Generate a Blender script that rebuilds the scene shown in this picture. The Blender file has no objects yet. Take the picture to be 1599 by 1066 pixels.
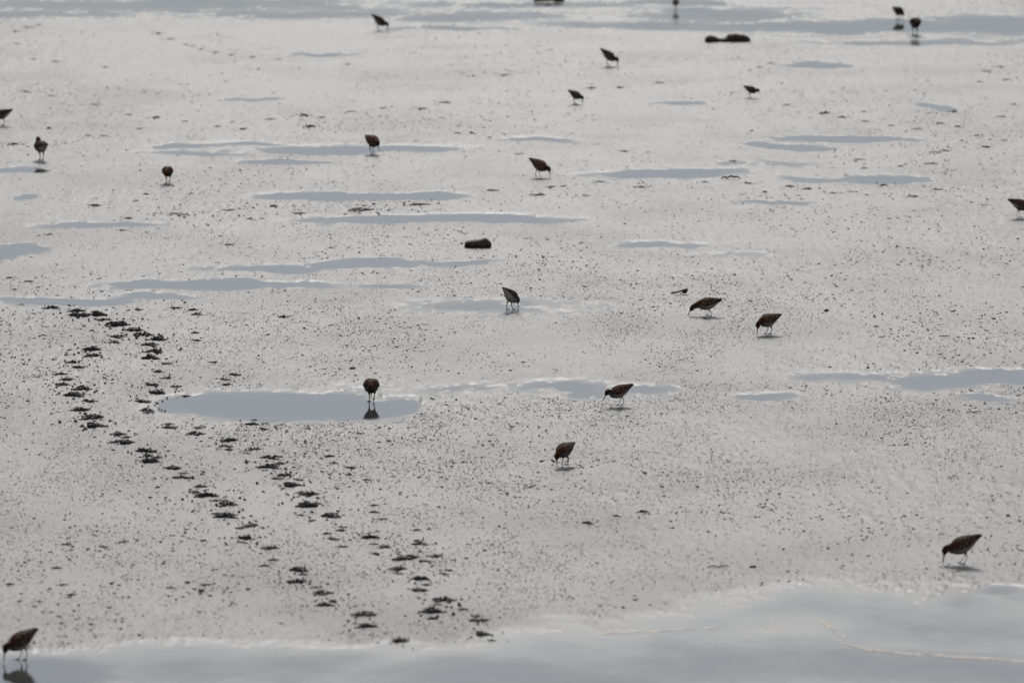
import bpy, bmesh, math, random
import numpy as np
from mathutils import Vector, Matrix

# ------------------------------------------------------------------ camera, sky, sun, exposure
scene = bpy.context.scene
R = math.radians
PW, PH = 1599.0, 1066.0            # picture size the layout was measured in
CAM_H = 4.20                       # metres above the mud
PITCH = R(9.0)                     # looking down
FPX = 1291.0 / math.tan(PITCH)     # focal length in those pixels (about 183 mm)

cam_d = bpy.data.cameras.new('camera')
cam = bpy.data.objects.new('camera', cam_d)
scene.collection.objects.link(cam)
cam.location = (0, 0, CAM_H)
cam.rotation_euler = (math.pi / 2 - PITCH, 0, 0)
cam_d.sensor_width = 36.0
cam_d.lens = FPX / PW * 36.0
cam_d.clip_start = 0.5
cam_d.clip_end = 6000
cam_d.dof.use_dof = True
cam_d.dof.focus_distance = 26.6
cam_d.dof.aperture_fstop = 4.3
scene.camera = cam
scene.render.resolution_x, scene.render.resolution_y = 1024, 682

SUN_EL, SUN_AZ = R(38.0), R(0.0)   # ahead of the camera: everything is back-lit
world = bpy.data.worlds.new('World')
scene.world = world
world.use_nodes = True
wn = world.node_tree.nodes; wl = world.node_tree.links
wn.clear()
w_out = wn.new('ShaderNodeOutputWorld')
w_bg = wn.new('ShaderNodeBackground')
w_hs = wn.new('ShaderNodeHueSaturation')
w_sky = wn.new('ShaderNodeTexSky')
w_sky.sky_type = 'NISHITA'
w_sky.sun_disc = False
w_sky.sun_elevation = SUN_EL
w_sky.sun_rotation = SUN_AZ
w_sky.air_density = 1.0
w_sky.dust_density = 0.3
w_sky.ozone_density = 1.0
w_hs.inputs['Saturation'].default_value = 0.34      # thin high cloud: the blue is veiled
w_bg.inputs['Strength'].default_value = 0.11
wl.new(w_sky.outputs[0], w_hs.inputs['Color'])
# an overcast-like veil: the sky is dullest at the horizon and brightens upward, the same all round
w_tc = wn.new('ShaderNodeTexCoord'); w_sep = wn.new('ShaderNodeSeparateXYZ')
w_rmp = wn.new('ShaderNodeValToRGB'); w_mul = wn.new('ShaderNodeMixRGB')
w_mul.blend_type = 'MULTIPLY'; w_mul.inputs[0].default_value = 1.0
w_rmp.color_ramp.interpolation = 'B_SPLINE'
for _e, (_p, _v) in zip([w_rmp.color_ramp.elements[0], w_rmp.color_ramp.elements[1], w_rmp.color_ramp.elements.new(0.10), w_rmp.color_ramp.elements.new(0.25)],
                        [(0.0, (.16, .167, .185)), (0.55, (1, 1, .985)), (0.10, (.31, .322, .35)), (0.25, (.93, .935, .94))]):
    _e.position = _p; _e.color = (*_v, 1)
wl.new(w_tc.outputs['Generated'], w_sep.inputs[0]); wl.new(w_sep.outputs[2], w_rmp.inputs[0])
wl.new(w_hs.outputs[0], w_mul.inputs[1]); wl.new(w_rmp.outputs[0], w_mul.inputs[2])
wl.new(w_mul.outputs[0], w_bg.inputs[0])
wl.new(w_bg.outputs[0], w_out.inputs[0])

sun_d = bpy.data.lights.new('sun', 'SUN')
sun_d.energy = 1.5
sun_d.angle = R(14.0)
sun_d.color = (1.0, 0.972, 0.93)
sun = bpy.data.objects.new('sun', sun_d)
scene.collection.objects.link(sun)
sdir = Vector((math.sin(SUN_AZ) * math.cos(SUN_EL), math.cos(SUN_AZ) * math.cos(SUN_EL), math.sin(SUN_EL)))
sun.rotation_euler = sdir.to_track_quat('Z', 'Y').to_euler()
sun.location = (0, 60, 40)

vs = scene.view_settings
vs.view_transform = 'Standard'
vs.look = 'None'
vs.gamma = 1.0
vs.use_curve_mapping = False
vs.exposure = 0.36

C = scene.collection
random.seed(7)
rng = np.random.default_rng(11)

def ground_at(px, py):
    """point of the z = 0 plane seen at a picture position"""
    u = (px - PW / 2) / FPX
    v = (py - PH / 2) / FPX
    dy = math.cos(PITCH) - v * math.sin(PITCH)
    dz = -math.sin(PITCH) - v * math.cos(PITCH)
    t = CAM_H / -dz
    return u * t, dy * t

def px_per_m(py):
    v = (py - PH / 2) / FPX
    return FPX * (math.sin(PITCH) + v * math.cos(PITCH)) / CAM_H

def tag(o, label=None, cat=None, group=None, kind=None):
    if label: o['label'] = label
    if cat: o['category'] = cat
    if group: o['group'] = group
    if kind: o['kind'] = kind
    return o

def link(name, me, mat=None, parent=None):
    o = bpy.data.objects.new(name, me)
    C.objects.link(o)
    if mat and me is not None and not me.materials: me.materials.append(mat)
    if parent: o.parent = parent
    return o

def mesh_np(name, V, F, smooth=True):
    """quick mesh from numpy arrays; F is (n,3) or (n,4)"""
    V = np.asarray(V, dtype=np.float32); F = np.asarray(F, dtype=np.int32)
    me = bpy.data.meshes.new(name)
    k = F.shape[1]
    me.vertices.add(len(V)); me.vertices.foreach_set('co', V.ravel())
    me.loops.add(F.size); me.loops.foreach_set('vertex_index', F.ravel())
    me.polygons.add(len(F))
    me.polygons.foreach_set('loop_start', np.arange(0, F.size, k, dtype=np.int32))
    me.polygons.foreach_set('loop_total', np.full(len(F), k, dtype=np.int32))
    if smooth: me.polygons.foreach_set('use_smooth', np.ones(len(F), dtype=bool))
    me.update(calc_edges=True)
    return me

# ------------------------------------------------------------------ numpy noise
def _hash(ix, iy, seed):
    n = (ix.astype(np.int64) * 374761393 + iy.astype(np.int64) * 668265263 + seed * 974634777) & 0xFFFFFFFF
    n = ((n ^ (n >> 13)) * 1274126177) & 0xFFFFFFFF
    n = n ^ (n >> 16)
    return (n & 0xFFFFFF).astype(np.float64) / 16777215.0

def vnoise(x, y, seed=0):
    ix = np.floor(x); iy = np.floor(y)
    fx = x - ix; fy = y - iy
    ix = ix.astype(np.int64); iy = iy.astype(np.int64)
    fx = fx * fx * (3 - 2 * fx); fy = fy * fy * (3 - 2 * fy)
    a = _hash(ix, iy, seed); b = _hash(ix + 1, iy, seed)
    c = _hash(ix, iy + 1, seed); d = _hash(ix + 1, iy + 1, seed)
    return (a * (1 - fx) + b * fx) * (1 - fy) + (c * (1 - fx) + d * fx) * fy * 1.0

def fbm(x, y, seed, octaves=3):
    s = 0; amp = 1; tot = 0
    for o in range(octaves):
        s = s + amp * (vnoise(x, y, seed + o * 17) - 0.5) * 2
        tot += amp; amp *= 0.5; x = x * 2.07 + 3.1; y = y * 2.07 + 7.7
    return s / tot

# ------------------------------------------------------------------ puddles: centre, half width, half height in the picture, depth
PUDDLES = [
    # far water
    (250, 8, 460, 13, .5), (470, 22, 260, 9, .45), (735, 26, 190, 10, .5), (800, 8, 250, 7, .5),
    (1010, 40, 190, 9, .6), (1130, 22, 170, 16, .6), (1330, 42, 330, 13, .8), (1545, 40, 130, 20, .7),
    (1430, 66, 200, 5, .5), (1050, 4, 90, 7, .6), (700, 46, 120, 4, .5), (60, 22, 160, 9, .5),
    # upper third
    (1295, 101, 62, 5, 1.0), (510, 84, 48, 3, .6), (390, 155, 65, 3, .5), (1100, 162, 52, 4, .6),
    (1455, 167, 46, 3.5, .7), (300, 229, 75, 5, .7), (555, 234, 165, 7, 1.0), (400, 226, 70, 4, .6), (440, 253.5, 92, 6.5, 1.5), (310, 239, 70, 4, .6),
    (840, 219, 90, 4, .7), (1235, 229, 115, 7, .9), (1340, 215, 120, 6, 1.0), (1060, 271, 185, 7, .9), (1360, 280.5, 95, 7.5, 1.2),
    (20, 265, 50, 5, .8), (15, 309, 32, 5, .9), (560, 307, 165, 9, 1.3), (690, 344, 225, 8, 1.3), (170, 351, 140, 6, .7), (1215, 315, 34, 4, .7), (1190, 256, 75, 4, .4),
    # middle
    (25, 392, 52, 14, 1.3), (560, 412, 105, 9, 1.1), (420, 417, 80, 7, .8), (690, 408, 60, 5, .6), (330, 445, 190, 8, .9), (455, 440, 70, 6, .6),
    (120, 470, 95, 8, 1.1), (240, 465, 80, 6, .6), (770, 477, 140, 13, .38), (1010, 386, 75, 7, .5), (1130, 399, 50, 3, .4),
    (590, 446, 50, 4, .5),
    (430, 634, 195, 27, 1.5), (570, 640, 66, 19, 1.35), (700, 606, 120, 8, .34), (905, 609, 85, 13, .55), (1010, 606, 45, 8, .5), (1190, 617, 52, 8, .6),
    (1470, 595, 120, 16, .62), (1590, 590, 90, 14, .9), (1570, 620, 50, 6, .9), (1340, 592, 70, 7, .4),
    # the pool nearest the camera
    (20, 1058, 240, 40, 1.7), (400, 1046, 330, 46, .75), (800, 1066, 420, 56, .9), (1260, 945, 250, 32, .6), (1120, 1040, 420, 64, .8), (1460, 1044, 330, 44, .9), (1080, 985, 180, 30, .45), (1480, 985, 230, 40, .6), (1400, 960, 260, 34, .4), (1560, 935, 90, 14, .4), (1510, 925, 80, 10, .95),
]
PUD = []
for (px, py, hw, hh, s) in PUDDLES:
    cx, cy = ground_at(px, py)
    _, y0 = ground_at(px, py - hh); _, y1 = ground_at(px, py + hh)
    PUD.append((cx, (y0 + y1) / 2, hw / px_per_m(py), (y0 - y1) / 2, s))

def wetness(x, y):
    """> 0 inside a puddle basin, < 0 on the mud (about -0.6 well away)"""
    k = y * 0.05
    wx = x + 0.30 * fbm(x * 2.2, y * 0.9, 5, 3)
    wy = y + 0.15 * k * fbm(x * 2.6, y * 1.6, 9, 4)
    rag = 0.30 * fbm(x * 5.0, y * 4.0, 15, 4)
    B = np.full(np.shape(x), -0.6)
    for (cx, cy, rx, ry, s) in PUD:
        d = ((wx - cx) / rx) ** 2 + ((wy - cy) / ry) ** 2
        B = np.maximum(B, s * (1 - d) - 0.02)
    return B + rag * np.clip(1.2 - np.abs(B), 0, 1)

def height(x, y, B=None):
    if B is None: B = wetness(x, y)
    dry = np.clip((-B + 0.05) / 0.65, 0, 1)
    edge_ = np.clip((0.45 - B) / 0.55, 0, 1)
    swell = 0.006 * fbm(x * 0.55, y * 0.28, 31, 2)
    med = 0.0040 * fbm(x * 4.0, y * 2.2, 41, 3)
    fine = fbm(x * 34.0, y * 17.0, 51, 3)
    crumbs = np.abs(fbm(x * 58.0, y * 25.0, 61, 2))
    rough = 0.35 + 0.65 * np.clip(0.55 + 1.1 * fbm(x * 1.1, y * 0.5, 71, 2), 0, 1)
    h = -0.0070 * np.clip(B, -0.32, 1.3) + swell * dry + med * (0.35 + 0.65 * dry)
    h = h + (0.0042 * fine + 0.0048 * crumbs) * rough * (0.12 + 0.88 * edge_)
    fringe = np.exp(-((B - 0.06) / 0.32) ** 2) * np.clip((y - 20.0) / 3.5, 0.25, 1)
    h = h + 1.15 * fringe * (0.0050 * fbm(x * 8.0, y * 7.0, 101, 3) + 0.0055 * fbm(x * 26.0, y * 20.0, 103, 3))
    floor_ = 0.0011 + 0.0009 * fine + 0.0016 * crumbs            # away from the basins the mud stays above the water
    far_ = np.clip((-B - 0.16) / 0.10, 0, 1)
    return np.where(far_ > 0, np.maximum(h, floor_ * far_ - 0.004 * (1 - far_)), h)

def h_pt(x, y):
    return float(height(np.array([x]), np.array([y]))[0])

def surf(x, y):
    return max(h_pt(x, y), 0.0)

# ------------------------------------------------------------------ materials
def new_mat(name):
    m = bpy.data.materials.new(name); m.use_nodes = True
    nt = m.node_tree
    return m, nt, nt.nodes['Principled BSDF']

def N(nt, t, **kw):
    n = nt.nodes.new(t)
    for k, v in kw.items():
        if k in n.inputs: n.inputs[k].default_value = v
        else: setattr(n, k, v)
    return n

def ramp(nt, fac, stops):
    r = nt.nodes.new('ShaderNodeValToRGB')
    el = r.color_ramp.elements
    while len(el) < len(stops): el.new(0.5)
    for e, (p, c) in zip(el, stops):
        e.position = p; e.color = (*c, 1)
    nt.links.new(fac, r.inputs[0])
    return r

def wet_value(nt, scale, amount):
    """wetness stored on the mesh, broken up by noise"""
    at = N(nt, 'ShaderNodeAttribute', attribute_name='wet')
    tc = N(nt, 'ShaderNodeTexCoord')
    gm = N(nt, 'ShaderNodeNewGeometry')
    n = N(nt, 'ShaderNodeTexNoise', Scale=scale, Detail=5.0, Roughness=0.65); nt.links.new(gm.outputs['Position'], n.inputs['Vector'])
    m1 = N(nt, 'ShaderNodeMath', operation='MULTIPLY_ADD'); m1.inputs[1].default_value = amount; m1.inputs[2].default_value = -0.5 * amount
    nt.links.new(n.outputs[0], m1.inputs[0])
    ad = N(nt, 'ShaderNodeMath', operation='ADD'); nt.links.new(at.outputs['Fac'], ad.inputs[0]); nt.links.new(m1.outputs[0], ad.inputs[1])
    return ad.outputs[0], gm.outputs['Position']

def to_range(nt, val, a, b, c, d):
    r = N(nt, 'ShaderNodeMapRange', interpolation_type='SMOOTHSTEP')
    for k, v in zip((1, 2, 3, 4), (a, b, c, d)): r.inputs[k].default_value = v
    nt.links.new(val, r.inputs[0])
    return r.outputs[0]

def mud_material():
    m, nt, b = new_mat('wet_mud')
    wet, pos = wet_value(nt, 7.0, 0.30)
    big = N(nt, 'ShaderNodeTexNoise', Scale=0.8, Detail=5.0, Roughness=0.6); nt.links.new(pos, big.inputs['Vector'])
    col = ramp(nt, big.outputs[0], [(0.30, (0.098, 0.085, 0.067)), (0.5, (0.135, 0.119, 0.095)), (0.72, (0.116, 0.106, 0.084))])
    fine = N(nt, 'ShaderNodeTexNoise', Scale=90.0, Detail=4.0); nt.links.new(pos, fine.inputs['Vector'])
    mix = N(nt, 'ShaderNodeMixRGB', blend_type='MULTIPLY'); mix.inputs[0].default_value = 0.8
    fr = ramp(nt, fine.outputs[0], [(0.32, (0.45, 0.43, 0.40)), (0.62, (1.1, 1.08, 1.05))])
    nt.links.new(col.outputs[0], mix.inputs[1]); nt.links.new(fr.outputs[0], mix.inputs[2])
    nt.links.new(mix.outputs[0], b.inputs['Base Color'])
    dry_r = to_range(nt, big.outputs[0], 0.32, 0.68, 0.37, 0.48)
    film = to_range(nt, wet, -0.34, 0.06, 0.0, 1.0)
    rm = N(nt, 'ShaderNodeMix', data_type='FLOAT')
    nt.links.new(film, rm.inputs[0]); nt.links.new(dry_r, rm.inputs[2]); rm.inputs[3].default_value = 0.40
    nt.links.new(rm.outputs[0], b.inputs['Roughness'])
    b.inputs['IOR'].default_value = 1.38
    bn = N(nt, 'ShaderNodeTexNoise', Scale=150.0, Detail=4.0, Roughness=0.6); nt.links.new(pos, bn.inputs['Vector'])
    bp = N(nt, 'ShaderNodeBump', Distance=0.004)
    st = to_range(nt, wet, -0.36, 0.0, 0.65, 0.25)
    nt.links.new(st, bp.inputs['Strength'])
    nt.links.new(bn.outputs[0], bp.inputs['Height']); nt.links.new(bp.outputs[0], b.inputs['Normal'])
    return m

def water_material(name, deep, rough_lo, rough_hi, c_edge, c_deep):
    """still water: at the margin a rough thin film, smoother and darker where it deepens"""
    m, nt, b = new_mat(name)
    wet, pos = wet_value(nt, 6.0, 0.55)
    t = to_range(nt, wet, 0.0, deep, 0.0, 1.0)
    col = ramp(nt, t, [(0.0, c_edge), (1.0, c_deep)])
    nt.links.new(col.outputs[0], b.inputs['Base Color'])
    rm = N(nt, 'ShaderNodeMapRange'); rm.inputs[3].default_value = rough_hi; rm.inputs[4].default_value = rough_lo
    nt.links.new(t, rm.inputs[0]); nt.links.new(rm.outputs[0], b.inputs['Roughness'])
    b.inputs['IOR'].default_value = 1.34
    n1 = N(nt, 'ShaderNodeTexNoise', Scale=11.0, Detail=4.0); nt.links.new(pos, n1.inputs['Vector'])
    bp = N(nt, 'ShaderNodeBump', Strength=0.5, Distance=0.0022)
    nt.links.new(n1.outputs[0], bp.inputs['Height']); nt.links.new(bp.outputs[0], b.inputs['Normal'])
    return m

def simple_mat(name, c1, c2, scale, rough, ior=1.45, bump=0.3, dist=0.002):
    m, nt, b = new_mat(name)
    tc = N(nt, 'ShaderNodeTexCoord')
    n = N(nt, 'ShaderNodeTexNoise', Scale=scale, Detail=4.0); nt.links.new(tc.outputs['Object'], n.inputs['Vector'])
    r = ramp(nt, n.outputs[0], [(0.35, c1), (0.65, c2)])
    nt.links.new(r.outputs[0], b.inputs['Base Color'])
    b.inputs['Roughness'].default_value = rough
    b.inputs['IOR'].default_value = ior
    if bump:
        bp = N(nt, 'ShaderNodeBump', Strength=bump, Distance=dist)
        nt.links.new(n.outputs[0], bp.inputs['Height']); nt.links.new(bp.outputs[0], b.inputs['Normal'])
    return m

def plumage_material():
    """colour attribute for the plumage zones, broken up by dark feather centres and streaks"""
    m, nt, b = new_mat('plumage')
    at = N(nt, 'ShaderNodeVertexColor', layer_name='plumage')
    tc = N(nt, 'ShaderNodeTexCoord')
    mp = N(nt, 'ShaderNodeMapping'); mp.inputs['Scale'].default_value = (0.6, 1.3, 1.3)
    nt.links.new(tc.outputs['Object'], mp.inputs[0])
    v = N(nt, 'ShaderNodeTexVoronoi', Scale=150.0); nt.links.new(mp.outputs[0], v.inputs['Vector'])
    r = ramp(nt, v.outputs['Distance'], [(0.15, (0.45, 0.42, 0.40)), (0.55, (1.15, 1.12, 1.08))])
    n = N(nt, 'ShaderNodeTexNoise', Scale=420.0, Detail=3.0); nt.links.new(mp.outputs[0], n.inputs['Vector'])
    r2 = ramp(nt, n.outputs[0], [(0.35, (0.7, 0.7, 0.7)), (0.65, (1.2, 1.2, 1.2))])
    m1 = N(nt, 'ShaderNodeMixRGB', blend_type='MULTIPLY'); m1.inputs[0].default_value = 0.9
    m2 = N(nt, 'ShaderNodeMixRGB', blend_type='MULTIPLY'); m2.inputs[0].default_value = 0.8
    nt.links.new(at.outputs[0], m1.inputs[1]); nt.links.new(r.outputs[0], m1.inputs[2])
    nt.links.new(m1.outputs[0], m2.inputs[1]); nt.links.new(r2.outputs[0], m2.inputs[2])
    nt.links.new(m2.outputs[0], b.inputs['Base Color'])
    b.inputs['Roughness'].default_value = 0.75
    b.inputs['Sheen Weight'].default_value = 0.05; b.inputs['Sheen Roughness'].default_value = 0.35
    b.inputs['Sheen Tint'].default_value = (1.0, 0.82, 0.66, 1)
    b.inputs['Specular IOR Level'].default_value = 0.08
    bp = N(nt, 'ShaderNodeBump', Strength=0.5, Distance=0.0015)
    nt.links.new(v.outputs['Distance'], bp.inputs['Height']); nt.links.new(bp.outputs[0], b.inputs['Normal'])
    return m

M_MUD = mud_material()
M_WATER = water_material('shallow_water', 0.75, 0.04, 0.31, (0.105, 0.096, 0.080), (0.050, 0.050, 0.047))
M_POOL = water_material('silty_water', 1.5, 0.07, 0.36, (0.17, 0.16, 0.14), (0.06, 0.059, 0.055))
M_CLOD = simple_mat('dark_mud', (0.020, 0.017, 0.014), (0.045, 0.038, 0.031), 90.0, 0.55, 1.35)
M_CRUMB = simple_mat('mud_crumb', (0.034, 0.029, 0.023), (0.075, 0.065, 0.052), 60.0, 0.45, 1.38)
M_PLUM = plumage_material()
M_BILL = simple_mat('horn_black', (0.012, 0.011, 0.010), (0.022, 0.020, 0.018), 300.0, 0.45, 1.45, 0)
M_EYE = simple_mat('eye_black', (0.006, 0.005, 0.005), (0.010, 0.008, 0.007), 300.0, 0.08, 1.4, 0)
M_WOOD = simple_mat('sodden_wood', (0.010, 0.008, 0.007), (0.085, 0.064, 0.052), 45.0, 0.75, 1.4, 0.8, 0.006)
M_FOAM = simple_mat('scum_foam', (0.42, 0.33, 0.25), (0.56, 0.50, 0.43), 22.0, 0.6, 1.3, 0.6, 0.003)
M_WEED = simple_mat('drift_scrap', (0.010, 0.009, 0.008), (0.030, 0.026, 0.020), 120.0, 0.6, 1.4, 0.5, 0.002)

# ------------------------------------------------------------------ the mudflat: one sheet to the horizon, fine where the picture looks
def spaced(core, grow_lo, grow_hi):
    return np.concatenate([np.array(grow_lo)[::-1], core, np.array(grow_hi)])
NU, NV = 900, 640
u_core = np.linspace(-0.78, 0.78, NU)
u = spaced(u_core, [-0.85, -1.0, -1.4, -2.2, -4, -8, -16], [0.85, 1.0, 1.4, 2.2, 4, 8, 16])
inv = np.linspace(1 / 17.6, 1 / 50.5, NV)
y_core = 1 / inv
yy = spaced(y_core, [17.2, 16.4, 15, 12.5, 9, 4, -4, -20, -80, -400, -2500], [52, 56, 64, 80, 110, 170, 300, 600, 1300, 3000])
wid = 0.196 * np.maximum(np.abs(yy), 17.0)
X = u[None, :] * wid[:, None]
Y = np.repeat(yy[:, None], len(u), 1)
B = wetness(X, Y)
Z = height(X, Y, B)
edge = np.clip((0.84 - np.abs(u)) / 0.06, 0, 1)[None, :] * np.clip((yy - 17.2) / 0.4, 0, 1)[:, None] * np.clip((52 - yy) / 1.5, 0, 1)[:, None]
Z = Z * edge + 0.004 * (1 - edge)
nr, nc = X.shape
idx = np.arange(nr * nc).reshape(nr, nc)
F = np.stack([idx[:-1, :-1], idx[:-1, 1:], idx[1:, 1:], idx[1:, :-1]], -1).reshape(-1, 4)
mud = link('mudflat', mesh_np('mudflat', np.stack([X, Y, Z], -1).reshape(-1, 3), F), M_MUD)
tag(mud, kind='structure')
def set_wet(me, vals):
    a = me.attributes.new('wet', 'FLOAT', 'POINT'); a.data.foreach_set('value', np.asarray(vals, dtype=np.float32).ravel())
set_wet(mud.data, B)

# water: one sheet per basin at the water level, the mud rises through it at the edge
for i, (cx, cy, rx, ry, s) in enumerate(PUD):
    na, nr_ = 44, 15
    ex, ey = 1.22 * rx + 0.16, 1.22 * ry + 0.004 * cy
    aa = 2 * np.pi * np.arange(na) / na
    rr_ = np.linspace(0, 1, nr_ + 1)[1:]
    Xp = np.concatenate([[0], (rr_[:, None] * np.cos(aa)[None] * ex).ravel()])
    Yp = np.concatenate([[0], (rr_[:, None] * np.sin(aa)[None] * ey).ravel()])
    fp = [(0, 1 + k, 1 + (k + 1) % na) for k in range(na)]
    for q in range(nr_ - 1):
        for k in range(na):
            k2 = (k + 1) % na
            a0, b0, c0, d0 = 1 + q * na + k, 1 + q * na + k2, 1 + (q + 1) * na + k2, 1 + (q + 1) * na + k
            fp += [(a0, d0, c0), (a0, c0, b0)]
    me = mesh_np('puddle', np.stack([Xp, Yp, np.zeros_like(Xp)], -1), fp)
    set_wet(me, wetness(Xp + cx, Yp + cy))
    o = link('puddle', me, M_POOL if cy < 21.2 else M_WATER)
    o.location = (cx, cy, 0.0006 * (i / len(PUD) - 0.5))
    tag(o, kind='structure')

# ------------------------------------------------------------------ small crumbs of mud (nobody could count them)
def icosa():
    t = (1 + 5 ** 0.5) / 2
    v = np.array([(-1, t, 0), (1, t, 0), (-1, -t, 0), (1, -t, 0), (0, -1, t), (0, 1, t), (0, -1, -t), (0, 1, -t), (t, 0, -1), (t, 0, 1), (-t, 0, -1), (-t, 0, 1)], float)
    v /= np.linalg.norm(v[0])
    f = np.array([(0, 11, 5), (0, 5, 1), (0, 1, 7), (0, 7, 10), (0, 10, 11), (1, 5, 9), (5, 11, 4), (11, 10, 2), (10, 7, 6), (7, 1, 8), (3, 9, 4), (3, 4, 2), (3, 2, 6), (3, 6, 8), (3, 8, 9), (4, 9, 5), (2, 4, 11), (6, 2, 10), (8, 6, 7), (9, 8, 1)])
    return v, f
ICO_V, ICO_F = icosa()

def blobs(px, py, pz, sx, sy, sz, jit=0.3):
    n = len(px)
    rot = rng.uniform(0, 2 * np.pi, n)
    base = ICO_V[None] * (1 + rng.uniform(-jit, jit, (n, 12, 1)))
    x = base[..., 0] * sx[:, None]; y = base[..., 1] * sy[:, None]; z = base[..., 2] * sz[:, None]
    c, s = np.cos(rot)[:, None], np.sin(rot)[:, None]
    V = np.stack([x * c - y * s + px[:, None], x * s + y * c + py[:, None], z + pz[:, None]], -1).reshape(-1, 3)
    Fc = (ICO_F[None] + (np.arange(n) * 12)[:, None, None]).reshape(-1, 3)
    return V, Fc

def domes(px, py, pz, sx, sy, sz):
    n = len(px)
    a = 2 * np.pi * np.arange(5) / 5
    base = np.concatenate([np.stack([np.cos(a), np.sin(a), np.full(5, -.6)], -1), np.stack([.8 * np.cos(a + .5), .8 * np.sin(a + .5), np.full(5, .55)], -1), [[0, 0, 1.0]]])
    base = base[None] * (1 + rng.uniform(-.35, .35, (n, 11, 1)))
    rot = rng.uniform(0, 2 * np.pi, n); c, s = np.cos(rot)[:, None], np.sin(rot)[:, None]
    x = base[..., 0]; y = base[..., 1]
    V = np.stack([(x * c - y * s) * sx[:, None] + px[:, None], (x * s + y * c) * sy[:, None] + py[:, None], base[..., 2] * sz[:, None] + pz[:, None]], -1).reshape(-1, 3)
    f = []
    for k in range(5):
        k2 = (k + 1) % 5
        f += [(k, k2, 5 + k), (k2, 5 + k2, 5 + k), (5 + k, 5 + k2, 10)]
    Fc = (np.array(f)[None] + (np.arange(n) * 11)[:, None, None]).reshape(-1, 3)
    return V, Fc
n_try = 240000
cy_ = 1 / rng.uniform(1 / 49, 1 / 17.7, n_try)
cx_ = rng.uniform(-0.74, 0.74, n_try) * 0.196 * np.maximum(cy_, 17)
Bc = wetness(cx_, cy_)
dens = np.clip((-Bc - 0.10) / 0.35, 0, 1) * np.clip(0.42 + 1.3 * fbm(cx_ * 1.3, cy_ * 0.6, 81, 3), 0.06, 1) * np.clip(0.5 + 1.2 * fbm(cx_ * 9, cy_ * 4, 83, 2), 0.15, 1)
keep = rng.uniform(0, 1, n_try) < dens * 1.1 * np.clip((cy_ - 16.0) / 9.0, 0.35, 1)
cx_, cy_ = cx_[keep], cy_[keep]
nn = len(cx_)
size = 0.0012 + 0.0044 * rng.uniform(0, 1, nn) ** 5.0
size = np.where(rng.uniform(0, 1, nn) < 0.01, size * 1.8, size)
V, Fc = domes(cx_, cy_, height(cx_, cy_) + size * 0.1, size * rng.uniform(0.9, 2.2, nn), size * rng.uniform(0.8, 1.6, nn), size * rng.uniform(0.6, 1.25, nn))
def grit(px, py, pz, sx, sy, sz):
    n = len(px)
    base = np.array([(-1, -.7, -.5), (1, -.7, -.5), (.1, 1.1, -.5), (0, 0, 1.0)])[None] * (1 + rng.uniform(-.4, .4, (n, 4, 1)))
    rot = rng.normal(0, .5, n) + np.where(rng.uniform(0, 1, n) < .5, 0, np.pi); c, s_ = np.cos(rot)[:, None], np.sin(rot)[:, None]
    x = base[..., 0] * sx[:, None]; y = base[..., 1] * sy[:, None]
    Vg = np.stack([x * c - y * s_ + px[:, None], x * s_ + y * c + py[:, None], base[..., 2] * sz[:, None] + pz[:, None]], -1).reshape(-1, 3)
    f = np.array([(0, 1, 3), (1, 2, 3), (2, 0, 3)])
    return Vg, (f[None] + (np.arange(n) * 4)[:, None, None]).reshape(-1, 3)
m_try = 800000
gy = 1 / rng.uniform(1 / 49, 1 / 17.7, m_try)
gx = rng.uniform(-0.74, 0.74, m_try) * 0.196 * np.maximum(gy, 17)
Bg = wetness(gx, gy)
dg = np.clip((-Bg - 0.08) / 0.4, 0, 1) * np.clip(0.45 + 1.2 * fbm(gx * 1.0, gy * 0.5, 91, 3), 0.25, 1) * np.clip(0.62 + 1.3 * fbm(gx * 5, gy * 2.2, 93, 3), 0.22, 1)
kg = rng.uniform(0, 1, m_try) < dg * np.clip((gy - 15.0) / 10.0, 0.35, 1)
gx, gy = gx[kg], gy[kg]; ng = len(gx)
gs = 0.0012 + 0.0017 * rng.uniform(0, 1, ng) ** 2
Vg, Fg = grit(gx, gy, height(gx, gy) + gs * .1, gs * rng.uniform(1.0, 2.6, ng), gs * rng.uniform(.8, 1.5, ng), gs * rng.uniform(.8, 1.9, ng))
Fc = np.concatenate([Fc, Fg + len(V)]); V = np.concatenate([V, Vg])
crumb = link('mud_crumbs', mesh_np('mud_crumbs', V, Fc), M_CRUMB)
tag(crumb, 'tiny dark mud crumbs and worm casts strewn over the wet mud', 'mud crumbs', kind='stuff')

# ------------------------------------------------------------------ tracks: each print is a little crown of churned mud, a piece of the mudflat
def zoomed(x0, y0, k, items):
    return [(x0 + a / k, y0 + b / k, w / k) for (a, b, w) in items]
PRINTS = []
PRINTS += zoomed(0, 355, 3.0, [(100,362,45),(240,380,65),(365,395,75),(370,415,90),(455,413,80),(490,437,60),(550,460,105),(630,484,75),(670,508,85),(735,530,85),(700,556,70),(720,588,80),(700,617,85),(780,643,60),(740,678,60),(780,710,55),(718,745,65),(735,780,75),(670,818,75),(690,858,70),(550,515,65),(530,544,55),(430,578,80),(430,607,75),(340,637,60),(370,661,70),(285,693,60),(315,717,60),(293,740,65),(388,760,75),(345,790,80),(415,818,65),(380,857,90),(435,893,95),(440,935,100),(548,970,65),(580,1010,90),(680,1050,80),(795,940,65),(920,972,90),(1075,1005,75),(1190,1044,70),(1180,925,60),(1240,918,42),(1230,948,40),(1075,1045,40),(1000,635,50),(1095,695,35),(1055,718,55),(1060,740,40),(915,498,45),(915,534,35),(905,388,35),(820,380,40),(1325,423,40),(650,388,50),(45,238,40),(130,255,50),(180,282,35),(70,292,35),(870,790,40),(820,750,40),(920,410,50),(1070,85,45),(575,15,70),(230,35,45)])
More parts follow.
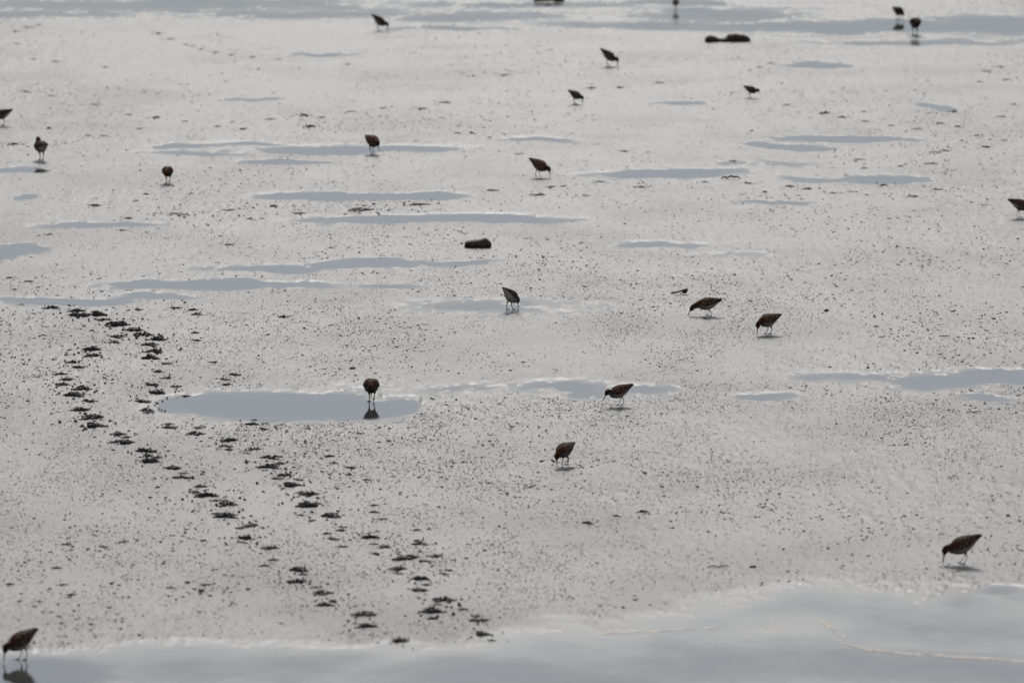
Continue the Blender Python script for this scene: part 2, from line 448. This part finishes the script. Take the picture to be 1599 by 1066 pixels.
PRINTS += zoomed(0, 710, 2.994, [(700,33,90),(810,66,75),(845,109,70),(940,150,60),(965,193,95),(1060,235,85),(1055,290,95),(1170,334,80),(1150,392,85),(1265,438,75),(1278,492,55),(1395,540,80),(1385,597,80),(1515,648,90),(1515,705,80),(1265,18,80),(1255,63,95),(1330,101,70),(1360,147,100),(1450,188,80),(1435,240,95),(1545,287,85),(1560,395,60),(1400,283,38),(1540,12,28),(1555,42,35),(1160,35,45),(1460,308,28),(45,606,28),(297,608,32),(798,622,38),(970,607,38),(485,430,32),(330,655,28),(310,420,35),(570,410,30),(265,530,35)])
PRINTS += zoomed(533, 710, 2.994, [(40,65,45),(35,95,35),(120,120,45),(155,240,40),(155,272,35),(200,305,35),(355,355,40),(135,388,80),(200,434,60),(365,420,65),(300,487,120),(440,477,60),(270,538,70),(370,585,85),(365,636,80),(480,685,95),(430,737,100),(570,725,35),(100,750,90),(120,806,85),(640,777,85),(655,840,90),(275,870,80),(500,545,50),(10,430,30),(5,338,50),(1285,287,45),(1148,322,35),(1410,267,30)])
PRINTS += zoomed(533, 0, 3.0, [(1210,853,70),(1040,875,45),(985,880,50),(920,917,100),(1400,880,90),(705,897,55),(370,962,110),(95,985,130),(190,510,60),(485,483,70),(380,513,60),(45,525,70),(1170,415,50),(1300,412,40),(1490,390,60),(770,357,40),(1030,778,32),(690,645,40),(345,665,35),(545,627,35),(1435,715,32),(1320,712,45),(300,600,35),(1490,830,80),(30,305,40),(995,435,30)])
PRINTS += zoomed(1066, 0, 3.0, [(305,860,45),(105,855,45),(500,875,45),(585,887,45),(790,900,60),(860,915,35),(940,870,55),(1080,922,55),(1190,890,60),(1355,950,32),(1410,965,35),(705,905,35),(830,748,65),(1230,708,45),(1185,715,60),(1420,690,50),(1380,637,38),(1505,660,38),(1160,768,85),(975,590,38),(855,570,45),(850,525,38),(745,552,45),(665,533,55),(1100,605,60),(1205,580,42),(1270,525,50),(1550,490,35),(1425,335,60),(1390,385,32),(1490,315,32),(1520,375,60),(410,300,42),(360,318,35),(485,493,42),(235,755,45),(1290,595,40),(1490,548,60),(1020,780,35),(850,790,35)])
PRINTS += zoomed(0, 0, 3.0, [(120,432,38),(235,453,38),(440,493,35),(605,540,38),(735,555,45),(870,572,35),(1018,598,35),(1260,562,80),(1140,608,42),(1090,577,28),(1425,545,50),(1505,555,28),(1455,600,50),(655,607,35),(410,638,42),(490,640,60),(740,160,38),(800,185,42),(870,210,32),(900,218,28),(942,232,28),(1010,247,28),(1080,260,32),(1183,270,32),(1303,282,28),(75,150,32),(130,130,60),(180,120,32),(75,208,32),(155,280,28),(260,290,40),(495,316,32),(443,965,55),(640,945,32),(680,915,32),(1065,988,85),(1280,970,55),(1165,1028,42),(1228,1026,32),(1405,1003,85),(835,1008,110),(600,1025,50),(65,678,50)])

_r = random.Random(5)
PRINTS += [(px + _r.uniform(-16, 16), py + _r.uniform(-10, 10), _r.uniform(11, 19)) for (px, py, w) in list(PRINTS) if py > 640 and w > 16 and px > 170]

def print_mesh(k):
    """three ragged toe ridges and loose crumbs, one unit wide"""
    r = random.Random(100 + k)
    n = 34
    P = []
    for i in range(n):
        toe = i % 3
        t = r.uniform(-0.5, 0.5)
        yy_ = (toe - 1) * 0.30 * (0.6 + t) + r.uniform(-0.06, 0.06)
        edge_ = 1 - (abs(t) * 2) ** 2
        P.append((t, yy_, 0.06 + 0.10 * r.random() * (0.35 + edge_), 0.05 + 0.08 * r.random(), 0.018 + 0.095 * r.uniform(.25, 1) * edge_ ** 1.5))
    for i in range(9):          # crumbs flung about
        P.append((r.uniform(-1.1, 1.1), r.uniform(-1.6, 1.6), r.uniform(.04, .10), r.uniform(.04, .08), r.uniform(.025, .06)))
    A = np.array(P)
    V_, F_ = blobs(A[:, 0], A[:, 1], A[:, 4] * 0.35, A[:, 2], A[:, 3], A[:, 4], 0.4)
    return mesh_np('footprint', V_, F_)
PRINT_MESHES = [print_mesh(k) for k in range(10)]
for me in PRINT_MESHES: me.materials.append(M_CLOD)
for i, (px, py, w) in enumerate(PRINTS):
    x, y = ground_at(px, py)
    wm = (1.14 if py > 455 else 1.0) * (max(w, 16) if py > 455 else max(w * .95, 10)) / px_per_m(py)
    o = link('footprint', PRINT_MESHES[i % 10], None, mud)
    o.location = (x, y, h_pt(x, y) - 0.001)
    sgn = random.choice((-1, 1))
    o.rotation_euler = (0, 0, random.uniform(-0.5, 0.5) + (math.pi if sgn < 0 else 0))
    big = min(1.0, 0.55 + wm * 5)
    o.scale = (wm, wm * random.uniform(0.8, 1.3), wm * random.uniform(0.85, 1.35) * big * (1.3 if py > 455 else (0.55 if w > 19 else 1.25)))

# ------------------------------------------------------------------ birds
def cat_rom(P, m):
    P = np.asarray(P, float)
    P = np.vstack([2 * P[0] - P[1], P, 2 * P[-1] - P[-2]])
    out = []
    for i in range(1, len(P) - 2):
        for j in range(m):
            t = j / m
            a, b, c, d = P[i - 1], P[i], P[i + 1], P[i + 2]
            out.append(0.5 * ((2 * b) + (-a + c) * t + (2 * a - 5 * b + 4 * c - d) * t * t + (-a + 3 * b - 3 * c + d) * t ** 3))
    out.append(P[-2])
    return np.array(out)

POSES = {
    #           tail-up, body height, head (x, z, down angle)
    'probe':   dict(tail=16, z=0.072, head=(0.073, 0.051, 76)),
    'stretch': dict(tail=5,  z=0.062, head=(0.090, 0.038, 56)),
    'peck':    dict(tail=12, z=0.073, head=(0.078, 0.070, 54)),
    'deep':    dict(tail=28, z=0.074, head=(0.066, 0.044, 82)),
    'hunch':   dict(tail=6,  z=0.070, head=(0.070, 0.050, 78)),
    'walk':    dict(tail=2,  z=0.078, head=(0.058, 0.118, 12)),
    'face':    dict(tail=-5, z=0.070, head=(0.070, 0.066, 60)),
    'rest':    dict(tail=3,  z=0.076, head=(0.046, 0.114, 20)),
    'low':     dict(tail=7,  z=0.074, head=(0.074, 0.066, 62)),
}
SEG = 16

def make_bird(pose, belly, tone, legs, turn=0.0, seed=0):
    """body (torso, neck, head, tail, both legs and toes) is one continuous skin; wings, bill and eyes are its parts.
       legs: two (forward offset, lift) pairs"""
    r = random.Random(seed)
    p = POSES[pose]
    th = R(p['tail'])
    ct, st = math.cos(th), math.sin(th)
    def T(x, z):        # torso frame to bird frame, tail raised
        return (x * ct + z * st, -x * st + z * ct + p['z'])
    hx, hz, hd = p['head']
    hd = R(hd)
    ax = (math.cos(hd), -math.sin(hd))
    # station: x, y, z, up, down, half width, zone
    st_ = []
    for (x, z, up, dn, w) in [(-0.085, 0.012, .0056, .0050, .0120), (-0.073, 0.010, .0100, .0088, .0158), (-0.056, 0.007, .0165, .0155, .0205),
                              (-0.038, 0.004, .0245, .0250, .0262), (-0.016, 0.001, .0310, .0320, .0310), (0.006, 0.000, .0325, .0345, .0330),
                              (0.027, 0.000, .0290, .0310, .0300), (0.043, 0.001, .0225, .0240, .0240)]:
        X_, Z_ = T(x, z + .002)
        st_.append((X_, 0.0, Z_, up, dn, w))
    bx, bz = T(0.043, 0.001)
    nx, nz = hx - ax[0] * 0.010, hz - ax[1] * 0.010
    ty = math.tan(turn) * 0.02
    st_.append(((bx * 0.45 + nx * 0.55), ty * 0.4, (bz * 0.45 + nz * 0.55) + 0.002, .0155, .0160, .0158))
    st_.append((nx, ty * 0.8, nz, .0134, .0134, .0132))
    st_.append((hx, ty, hz, .0142, .0134, .0128))
    st_.append((hx + ax[0] * 0.009, ty * 1.2, hz + ax[1] * 0.009, .0095, .0085, .0085))
    st_.append((hx + ax[0] * 0.0150, ty * 1.4, hz + ax[1] * 0.0150, .0040, .0036, .0040))
    st_.append((hx + ax[0] * 0.0175, ty * 1.5, hz + ax[1] * 0.0175, .0018, .0018, .0018))
    S = cat_rom(st_, 3)
    nS = len(S)
    bm = bmesh.new()
    cl = bm.verts.layers.float_color.new('plumage')
    rings = []
    tang = np.gradient(S[:, [0, 2]], axis=0)
    rust = (0.060 * tone, 0.022 * tone, 0.008 * tone); dark = (0.007, 0.005, 0.004); pale = (0.40, 0.36, 0.33); grey = (0.030, 0.022, 0.018); black = (0.012, 0.011, 0.011); leg = (0.010, 0.010, 0.010)
    def mixc(a, b, t): return tuple(a[i] * (1 - t) + b[i] * t for i in range(3))
    frames = []
    for i in range(nS):
        X_, Y_, Z_, up, dn, w = S[i]
        t = tang[i] / np.linalg.norm(tang[i])
        n = (-t[1], t[0])
        frames.append((X_, Y_, Z_, n, up, dn, w))
        s = i / (nS - 1)
        ring = []
        for k in range(SEG):
            a = 2 * math.pi * (k + 0.5) / SEG
            sn, cs = math.sin(a), math.cos(a)
            hgt = (up if sn > 0 else dn) * sn * (1 + r.uniform(-.03, .03))
            v = bm.verts.new((X_ + n[0] * hgt, Y_ + cs * w * (1 + r.uniform(-.03, .03)), Z_ + n[1] * hgt))
            # plumage zones: rusty mantle and crown, pale vent and flanks, streaked breast, dark belly patch on some
            if s < 0.55:
                if sn > 0.15: c = mixc(dark, rust, min(1, s * 2.2))
                elif sn > -0.25: c = mixc(grey, pale, 0.35)
                else: c = mixc(pale, grey, max(0, (s - 0.35) * 4))
                if sn < -0.3 and 0.26 < s < 0.56: c = mixc(c, black, belly)
            elif s < 0.72:
                c = mixc(rust, grey, 0.3) if sn > 0.4 else (grey if sn > -0.5 else mixc(grey, pale, 0.3))
                if sn < -0.6 and s < 0.6: c = mixc(c, black, belly * .7)
            elif s < 0.93:
                c = mixc(rust, dark, 0.45) if sn > 0.45 else mixc(grey, dark, 0.25)
            else: c = dark
            v[cl] = (*c, 1)
            ring.append(v)
        rings.append(ring)
    faces = {}
    for i in range(nS - 1):
        for k in range(SEG):
            k2 = (k + 1) % SEG
            faces[(i, k)] = bm.faces.new((rings[i][k], rings[i + 1][k], rings[i + 1][k2], rings[i][k2]))
    bm.faces.new(rings[0]); bm.faces.new(rings[-1][::-1])
    # legs grow out of two belly faces
    hipx, _ = T(-0.012, 0)
    for side, (fx, lift) in zip((-1, 1), legs):
        best = min(((i, k) for (i, k) in faces if faces[(i, k)].is_valid and faces[(i, k)].calc_center_median().y * side > 0.004),
                   key=lambda q: abs(faces[q].calc_center_median().x - hipx) * 2 + abs(abs(faces[q].calc_center_median().y) - 0.011) + faces[q].calc_center_median().z)
        f = faces[best]
        loop = list(f.verts)
        hip = f.calc_center_median().copy()
        bm.faces.remove(f)
        del faces[best]
        foot = Vector((hipx + 0.006 + fx, side * 0.0105, 0.0012 + lift))
        ankle = Vector(((hip.x * 0.5 + foot.x * 0.5) - 0.010 - 0.3 * lift, side * 0.0115, hip.z * 0.55 + foot.z * 0.45 + 0.15 * lift))
        path = [(hip + (ankle - hip) * 0.22, .0048), (hip + (ankle - hip) * 0.5, .0024), (hip + (ankle - hip) * 0.85, .0015), (ankle, .0019),
                (ankle + (foot - ankle) * 0.2, .0013), (ankle + (foot - ankle) * 0.8, .0013), (foot + Vector((0, 0, .0035)), .0018), (foot, .0018)]
        dirs = [(v.co - hip) for v in loop]
        for d in dirs: d.z = 0
        dirs = [d.normalized() for d in dirs]
        prev = loop
        ringsl = []
        for q, (cpos, rad) in enumerate(path):
            cur = []
            for d in dirs:
                v = bm.verts.new(cpos + d * rad * 1.95)
                v[cl] = (*(mixc(pale, grey, .6) if q == 0 else leg), 1)
                cur.append(v)
            ringsl.append(cur)
            last = q == len(path) - 1
            for j in range(4):
                j2 = (j + 1) % 4
                if last:        # the four sides of the foot become toes
                    quad = [prev[j], prev[j2], cur[j2], cur[j]]
                    out = (dirs[j] + dirs[j2]).normalized()
                    if out.x > 0.6: tip = Vector((0.024, 0.0, -0.0006))
                    elif out.x < -0.6: tip = Vector((-0.008, 0.0, -0.0004))
                    else: tip = Vector((0.016, 0.013 * (1 if out.y > 0 else -1), -0.0006))
                    if lift > 0.004: tip = Vector((tip.x * 0.5, tip.y * 0.5, -0.012))
                    mids = [cpos + out * 0.002 + tip * 0.55, cpos + tip]
                    pr = quad
                    for mi, mp_ in enumerate(mids):
                        rr_ = (.0011, .0005)[mi]
                        cc = sum((v.co for v in quad), Vector()) / 4
                        nv = []
                        for v in quad:
                            w_ = bm.verts.new(mp_ + (v.co - cc).normalized() * rr_)
                            w_[cl] = (*leg, 1)
                            nv.append(w_)
                        for a_ in range(4):
                            b_ = (a_ + 1) % 4
                            bm.faces.new((pr[a_], pr[b_], nv[b_], nv[a_]))
                        pr = nv
                    bm.faces.new(pr)
                else:
                    bm.faces.new((prev[j], prev[j2], cur[j2], cur[j]))
            prev = cur
        bm.faces.new(prev)
    bmesh.ops.recalc_face_normals(bm, faces=bm.faces)
    for f in bm.faces: f.smooth = True
    me = bpy.data.meshes.new('sandpiper')
    bm.to_mesh(me); bm.free()
    body = link('sandpiper', me, M_PLUM)
    sub = body.modifiers.new('smooth', 'SUBSURF'); sub.levels = 1; sub.render_levels = 1
    # folded wings: closed shells lying over the flanks, feather rows stepped, tips crossing the tail
    rows = [i for i in range(nS) if -0.102 < S[i, 0] and i <= int(nS * 0.50)]
    for side in (-1, 1):
        bw = bmesh.new(); cw = bw.verts.layers.float_color.new('plumage')
        outer = []; inner = []
        L = len(rows); NA = 8
        for q, i in enumerate(rows):
            X_, Y_, Z_, n, up, dn, w = frames[i]
            s = q / (L - 1)
            lo = R(-8 + 22 * max(0, 1 - s * 1.8)); hi = R(78 - 12 * s)
            o_, in_ = [], []
            fadeq = min(1, (1 - s) * 6)
            for k in range(NA + 1):
                a = lo + (hi - lo) * k / NA
                sn, cs = math.sin(a), math.cos(a)
                off = 0.0006 + (0.0024 + 0.0011 * ((q * 0.5 + (k % 2) * 0.5) % 1.0)) * fadeq * (1 if 0 < k < NA else 0.35)
                hh = (up if sn > 0 else dn) * sn
                base = Vector((X_ + n[0] * hh, Y_ + side * cs * w, Z_ + n[1] * hh))
                nrm = Vector((n[0] * sn, side * cs, n[1] * sn)).normalized()
                back = Vector((-0.006 * (1 - s) ** 2, 0, 0))
                v1 = bw.verts.new(base + nrm * off + back); v2 = bw.verts.new(base - nrm * 0.0015 + back)
                stripe = (q + k * 2) % 4 == 0
                c = mixc(mixc(dark, black, .3), rust, 0.25 + 0.6 * s) if not stripe else mixc(rust, pale, r.choice((.55, .35, .1)))
                if s < 0.3: c = mixc(c, dark, 0.8)
                v1[cw] = (*c, 1); v2[cw] = (*dark, 1)
                o_.append(v1); in_.append(v2)
            outer.append(o_); inner.append(in_)
        for q in range(L - 1):
            for k in range(NA):
                bw.faces.new((outer[q][k], outer[q + 1][k], outer[q + 1][k + 1], outer[q][k + 1]))
                bw.faces.new((inner[q][k], inner[q][k + 1], inner[q + 1][k + 1], inner[q + 1][k]))
            for k in (0, NA):
                bw.faces.new((outer[q][k], inner[q][k], inner[q + 1][k], outer[q + 1][k]))
        for q in (0, L - 1):
            for k in range(NA):
                bw.faces.new((outer[q][k], outer[q][k + 1], inner[q][k + 1], inner[q][k]))
        bmesh.ops.recalc_face_normals(bw, faces=bw.faces)
        for f in bw.faces: f.smooth = True
        mw = bpy.data.meshes.new('wing'); bw.to_mesh(mw); bw.free()
        link('wing', mw, M_PLUM, body)
    # bill: slim, faintly drooping
    b0 = Vector((hx + ax[0] * 0.0155, ty * 1.4, hz + ax[1] * 0.0155))
    d0 = Vector((ax[0], ty * 2, ax[1])).normalized()
    bl = bmesh.new(); pr = None
    for q in range(7):
        t = q / 6
        c = b0 + d0 * (0.031 * t) + Vector((-0.002 * t * t * math.sin(hd), 0, -0.002 * t * t * math.cos(hd)))
        rad = 0.0036 * (1 - t) + 0.0016 * t + (0.0003 if q == 5 else 0)
        nz_ = Vector((math.sin(hd), 0, math.cos(hd)))
        cur = [bl.verts.new(c + nz_ * math.sin(a) * rad + Vector((0, math.cos(a) * rad * 0.85, 0))) for a in [2 * math.pi * k / 8 for k in range(8)]]
        if pr:
            for k in range(8): bl.faces.new((pr[k], pr[(k + 1) % 8], cur[(k + 1) % 8], cur[k]))
        else: bl.faces.new(cur)
        pr = cur
    bl.faces.new(pr[::-1])
    bmesh.ops.recalc_face_normals(bl, faces=bl.faces)
    for f in bl.faces: f.smooth = True
    mb = bpy.data.meshes.new('bill'); bl.to_mesh(mb); bl.free()
    link('bill', mb, M_BILL, body)
    for side in (-1, 1):
        be = bmesh.new()
        bmesh.ops.create_icosphere(be, subdivisions=1, radius=0.0023)
        mE = bpy.data.meshes.new('eye'); be.to_mesh(mE); be.free()
        nrm = (math.sin(hd), math.cos(hd))
        e = link('eye', mE, M_EYE, body)
        e.location = (hx + ax[0] * 0.006 + nrm[0] * 0.003, ty * 1.1 + side * 0.0092, hz + ax[1] * 0.006 + nrm[1] * 0.003)
    return body

# picture x, y of the feet; pose; yaw (0 = to the right, 90 = away, 180 = to the left, 270 = towards the camera); scale; belly; tone; legs; head turn; label
BIRDS = [
    (1502, 880, 'probe', 186, 1.02, .25, .9, ((.012, 0), (.000, 0)), 0, 'sandpiper side-on with bill straight down, nearest the lower right corner'),
    (967, 634, 'peck', 202, .88, .0, 1.1, ((.006, 0), (-.010, 0)), 0, 'pale-bellied sandpiper standing by the small puddle, bill angled down to the left'),
    (1199, 523, 'hunch', 214, .97, .15, 1.1, ((.014, 0), (-.004, 0)), 0, 'sandpiper at right of the two on bare mud, long bill pointing down'),
    (1104, 493, 'stretch', 182, .96, .1, 1.2, ((.004, 0), (-.016, 0)), 0, 'sandpiper stretched low with head at the mud, beside the dark scrap'),
    (798, 483, 'deep', 52, .93, .2, 1.0, ((.012, 0), (-.020, 0)), 0, 'sandpiper with tail raised high, probing at the faint puddle in the middle'),
    (580, 627, 'face', 264, 1.06, .7, 1.1, ((.0, 0), (.006, .012)), .3, 'round sandpiper facing us, mirrored in the long puddle with one foot lifted'),
    (881, 727, 'hunch', 238, .92, .5, 1.0, ((.012, 0), (-.010, 0)), 0, 'reddish brown sandpiper hunched over the mud below the middle of the flat'),
    (32, 1030, 'probe', 218, .95, .3, .7, ((.008, 0), (-.012, 0)), 0, 'dark sandpiper in the near pool at lower left, mirrored below'),
    (3, 196, 'peck', 176, .98, .6, .9, ((.0, 0), (-.014, 0)), 0, 'sandpiper cut off by the left edge, tail to the right'),
    (64, 250, 'rest', 118, 1.12, .8, 1.5, ((.006, 0), (-.004, 0)), 0, 'rusty sandpiper walking near the left edge, upright and seen end-on'),
    (262, 286, 'face', 268, 1.0, .9, 1.4, ((.0, 0), (.0, .008)), 0, 'small dark-bellied sandpiper facing us, left of the flat lens-shaped puddle'),
    (582, 241, 'low', 298, 1.10, .9, 1.4, ((.010, 0), (-.006, .004)), 0, 'rusty black-bellied sandpiper wading at the edge of a narrow far puddle'),
    (843, 278, 'probe', 326, 1.02, .8, 1.4, ((-.016, 0), (.008, 0)), 0, 'rusty black-bellied sandpiper with bill down, at the left end of a thin puddle'),
    (593, 48, 'deep', 8, 1.02, .5, .8, ((.0, 0), (-.012, 0)), 0, 'farthest left of the upper sandpipers, head down and tail pointing up left'),
    (951, 104, 'deep', 352, 1.02, .5, 1.0, ((.0, 0), (-.004, 0)), 0, 'sandpiper head down on open mud, below the far water strip'),
    (899, 163, 'probe', 328, .82, .6, 1.2, ((.004, 0), (-.008, 0)), 0, 'small brown sandpiper alone on open mud, right of the faint track line'),
    (1173, 153, 'peck', 335, .76, .9, 1.4, ((.0, 0), (-.012, 0)), 0, 'small rusty sandpiper beneath the pair of dark lumps'),
    (1055, 16, 'walk', 82, .80, .3, .8, ((.0, 0), (.004, 0)), 0, 'sandpiper wading in the far water at the top edge'),
    (1403, 31, 'hunch', 298, 1.0, .7, .5, ((.0, 0), (.004, 0)), 0, 'thin dark sandpiper in far water, upper left one of the close pair'),
    (1429, 55, 'face', 276, 1.28, .8, .6, ((.0, 0), (.004, 0)), 0, 'round dark sandpiper in far water, lower right one of the close pair'),
    (1594, 340, 'peck', 8, 1.0, .7, 1.2, ((.004, 0), (-.010, 0)), 0, 'sandpiper cut off by the right edge, tail to the left'),
]
for i, (px, py, pose, yaw, sc, belly, tone, legs, turn, label) in enumerate(BIRDS):
    x, y = ground_at(px, py)
    o = make_bird(pose, belly, tone, legs, turn, i)
    o.location = (x, y, surf(x, y) - 0.0005)
    o.rotation_euler = (0, 0, R(yaw))
    o.scale = (sc * .94, sc * 1.04, sc * 1.03)
    tag(o, label, 'bird', 'sandpipers feeding on the mudflat')

# ------------------------------------------------------------------ lumps of sodden wood
def lump(name, px, py, w, h, d, profile, seed, label, cat, mat=M_WOOD):
    """rough block: profile = list of (along, top height fraction) read from the outline"""
    n = 26; m = 12
    r = np.random.default_rng(seed)
    xs = np.linspace(-0.5, 0.5, n)
    prof = np.interp(xs, [p[0] for p in profile], [p[1] for p in profile])
    V_ = []; F_ = []
    for i in range(n):
        endf = min(1.0, (0.5 - abs(xs[i])) * 14 + 0.55)
        for k in range(m):
            a = 2 * math.pi * k / m
            cy0, sy0 = math.cos(a), math.sin(a)
            ry = d * 0.5 * endf * (abs(cy0) ** 0.6) * (1 if cy0 > 0 else -1) * (1 + r.uniform(-.12, .12))
            rz = h * prof[i] * (0.5 + 0.5 * (abs(sy0) ** 0.6) * (1 if sy0 > 0 else -1)) * (1 + r.uniform(-.08, .08))
            V_.append((xs[i] * w + r.uniform(-.004, .004), ry, rz - 0.1 * h))
        if i:
            for k in range(m):
                k2 = (k + 1) % m
                F_.append(((i - 1) * m + k, (i - 1) * m + k2, i * m + k2, i * m + k))
    me = bpy.data.meshes.new(name)
    F_.append(tuple(range(m))[::-1]); F_.append(tuple((n - 1) * m + k for k in range(m)))
    me.from_pydata(V_, [], F_)
    for p_ in me.polygons: p_.use_smooth = True
    o = link(name, me, mat)
    x, y = ground_at(px, py)
    o.location = (x, y, surf(x, y))
    return tag(o, label, cat)

s1 = px_per_m(387)
lump('driftwood_lump', 746, 386, 41 / s1, 14.5 / s1, 0.07, [(-.5, .45), (-.42, .68), (-.2, .82), (.1, .88), (.25, 1.0), (.38, .98), (.46, .7), (.5, .5)], 3, 'dark blocky lump of driftwood on the open mud', 'driftwood').rotation_euler = (0, 0, .1)
s2 = px_per_m(66)
lump('driftwood_log', 1136, 66, 70 / s2, 13 / s2, 0.09, [(-.5, .55), (-.42, .85), (-.3, .75), (-.18, .45), (-.04, .5), (.02, .95), (.2, 1.0), (.4, .85), (.5, .5)], 5, 'long dark log with a dip in its middle, below the far water', 'driftwood').rotation_euler = (0, 0, .12)
s3 = px_per_m(2)
lump('driftwood_log', 857, 2.0, 48 / s3, 10 / s3, 0.09, [(-.5, .5), (-.4, .8), (-.2, .75), (0, 1), (.1, .7), (.3, .85), (.5, .5)], 8, 'dark log cut off by the top edge of the view', 'driftwood')

# ------------------------------------------------------------------ scraps and twigs
def twig(name, px, py, length, rad, bends, label, cat, yaw=0.0, extra=None, mat=M_WEED):
    bm = bmesh.new()
    def tube(pts, rads):
        pr = None
        for q, (p_, rr_) in enumerate(zip(pts, rads)):
            cur = [bm.verts.new(Vector(p_) + Vector((0, math.cos(a) * rr_, math.sin(a) * rr_ * .8))) for a in [2 * math.pi * k / 6 for k in range(6)]]
            if pr:
                for k in range(6): bm.faces.new((pr[k], pr[(k + 1) % 6], cur[(k + 1) % 6], cur[k]))
            else: bm.faces.new(cur)
            pr = cur
        bm.faces.new(pr[::-1])
    n = len(bends)
    pts = [((q / (n - 1) - .5) * length, 0.01 * math.sin(q * 2.1), bends[q] + rad * .5) for q in range(n)]
    tube(pts, [rad * (0.6 + 0.5 * math.sin(math.pi * (q + .5) / n)) for q in range(n)])
    if extra:
        for pts2, rads2 in extra: tube(pts2, rads2)
    bmesh.ops.recalc_face_normals(bm, faces=bm.faces)
    me = bpy.data.meshes.new(name); bm.to_mesh(me); bm.free()
    o = link(name, me, mat)
    x, y = ground_at(px, py)
    o.location = (x, y, surf(x, y)); o.rotation_euler = (0, 0, yaw)
    return tag(o, label, cat)

s4 = px_per_m(460)
twig('weed_scrap', 1061, 460, 27 / s4, .0060, [.002, .004, .010, .016, .020, .024],
     'black scrap of weed with a bent stalk, left of the stretched sandpiper', 'scrap', 0,
     [([(.016, .003, .012), (.023, 0, .016), (.030, .002, .017), (.037, 0, .019), (.044, 0, .024)], [.007, .016, .018, .017, .010]),
      ([(.004, .004, .001), (.010, .002, .006), (.018, .0, .010)], [.003, .003, .005])])
for (px, py, w, lab) in [(1377, 529, 11, 'small dark twig on bare mud between the right-hand sandpiper and the right edge'),
                         (1521, 645, 25, 'thin dark twig lying below the broad puddle at the right edge'),
                         (811, 243, 15, 'short dark twig up left of the rusty black-bellied sandpiper with bill down'),
                         (1141, 280, 30, 'ragged dark twig lying between two thin puddles at upper right'),
                         (1475, 528, 18, 'faint thin twig on bare mud right of the small dark twig'),
                         (1122, 886, 36, 'pale thin stalk lying above the near pool')]:
    s_ = px_per_m(py)
    big = 'ragged' in lab
    twig('twig', px, py, w / s_, 0.0075 if big else .0030, [.002, .004, .003, .005, .002] if not big else [.001, .010, .004, .016, .008, .014, .002], lab, 'twig', random.uniform(-.2, .2))

# ------------------------------------------------------------------ scum lines on the near pool
def foam(points, label, gap, wid_):
    """thin ragged film of scum floating on the water, broken into lengths"""
    r = np.random.default_rng(int(points[0][0]))
    P = cat_rom([(a, b, 0) for a, b in points], 26)
    n = len(P); t = np.arange(n)
    wv = wid_ * (0.55 + 0.7 * vnoise(t * .35, t * 0.0, 3)) + 0.25 * wid_ * r.uniform(-1, 1, n)
    keep_ = vnoise(t * .16, t * 0.0 + 5.3, 8) > gap
    V_ = []; F_ = []
    for q in range(n):
        off = 2.2 * (vnoise(np.array([q * .12]), np.array([2.2]), 4)[0] - .5) + .5 * r.uniform(-1, 1)
        for k, e in enumerate((-1, -.45, .45, 1)):
            x, y = ground_at(P[q, 0], P[q, 1] + off + e * wv[q] * .5 * (1 if abs(e) < 1 else r.uniform(.75, 1.25)))
            V_.append((x, y, 0.0009 if abs(e) == 1 else 0.0022 + 0.0012 * r.random()))
        if q and keep_[q] and keep_[q - 1]:
            for k in range(3): F_.append(((q - 1) * 4 + k, q * 4 + k, q * 4 + k + 1, (q - 1) * 4 + k + 1))
    o = link('foam_line', mesh_np('foam_line', V_, F_), M_FOAM)
    return tag(o, label, 'foam', kind='stuff')
foam([(1318, 1004), (1345, 1011), (1400, 1019), (1470, 1024), (1540, 1027), (1625, 1034)], 'pale orange-tinted scum line curving across the near pool to the right edge', .16, 3.2)
foam([(930, 990), (1000, 986), (1080, 982), (1150, 977)], 'faint pale scum line left of the curving one on the near pool', .34, 3.0)
foam([(1275, 968), (1300, 980), (1310, 992), (1330, 996)], 'small broken patch of pale scum above the curving scum line', .42, 6.0)
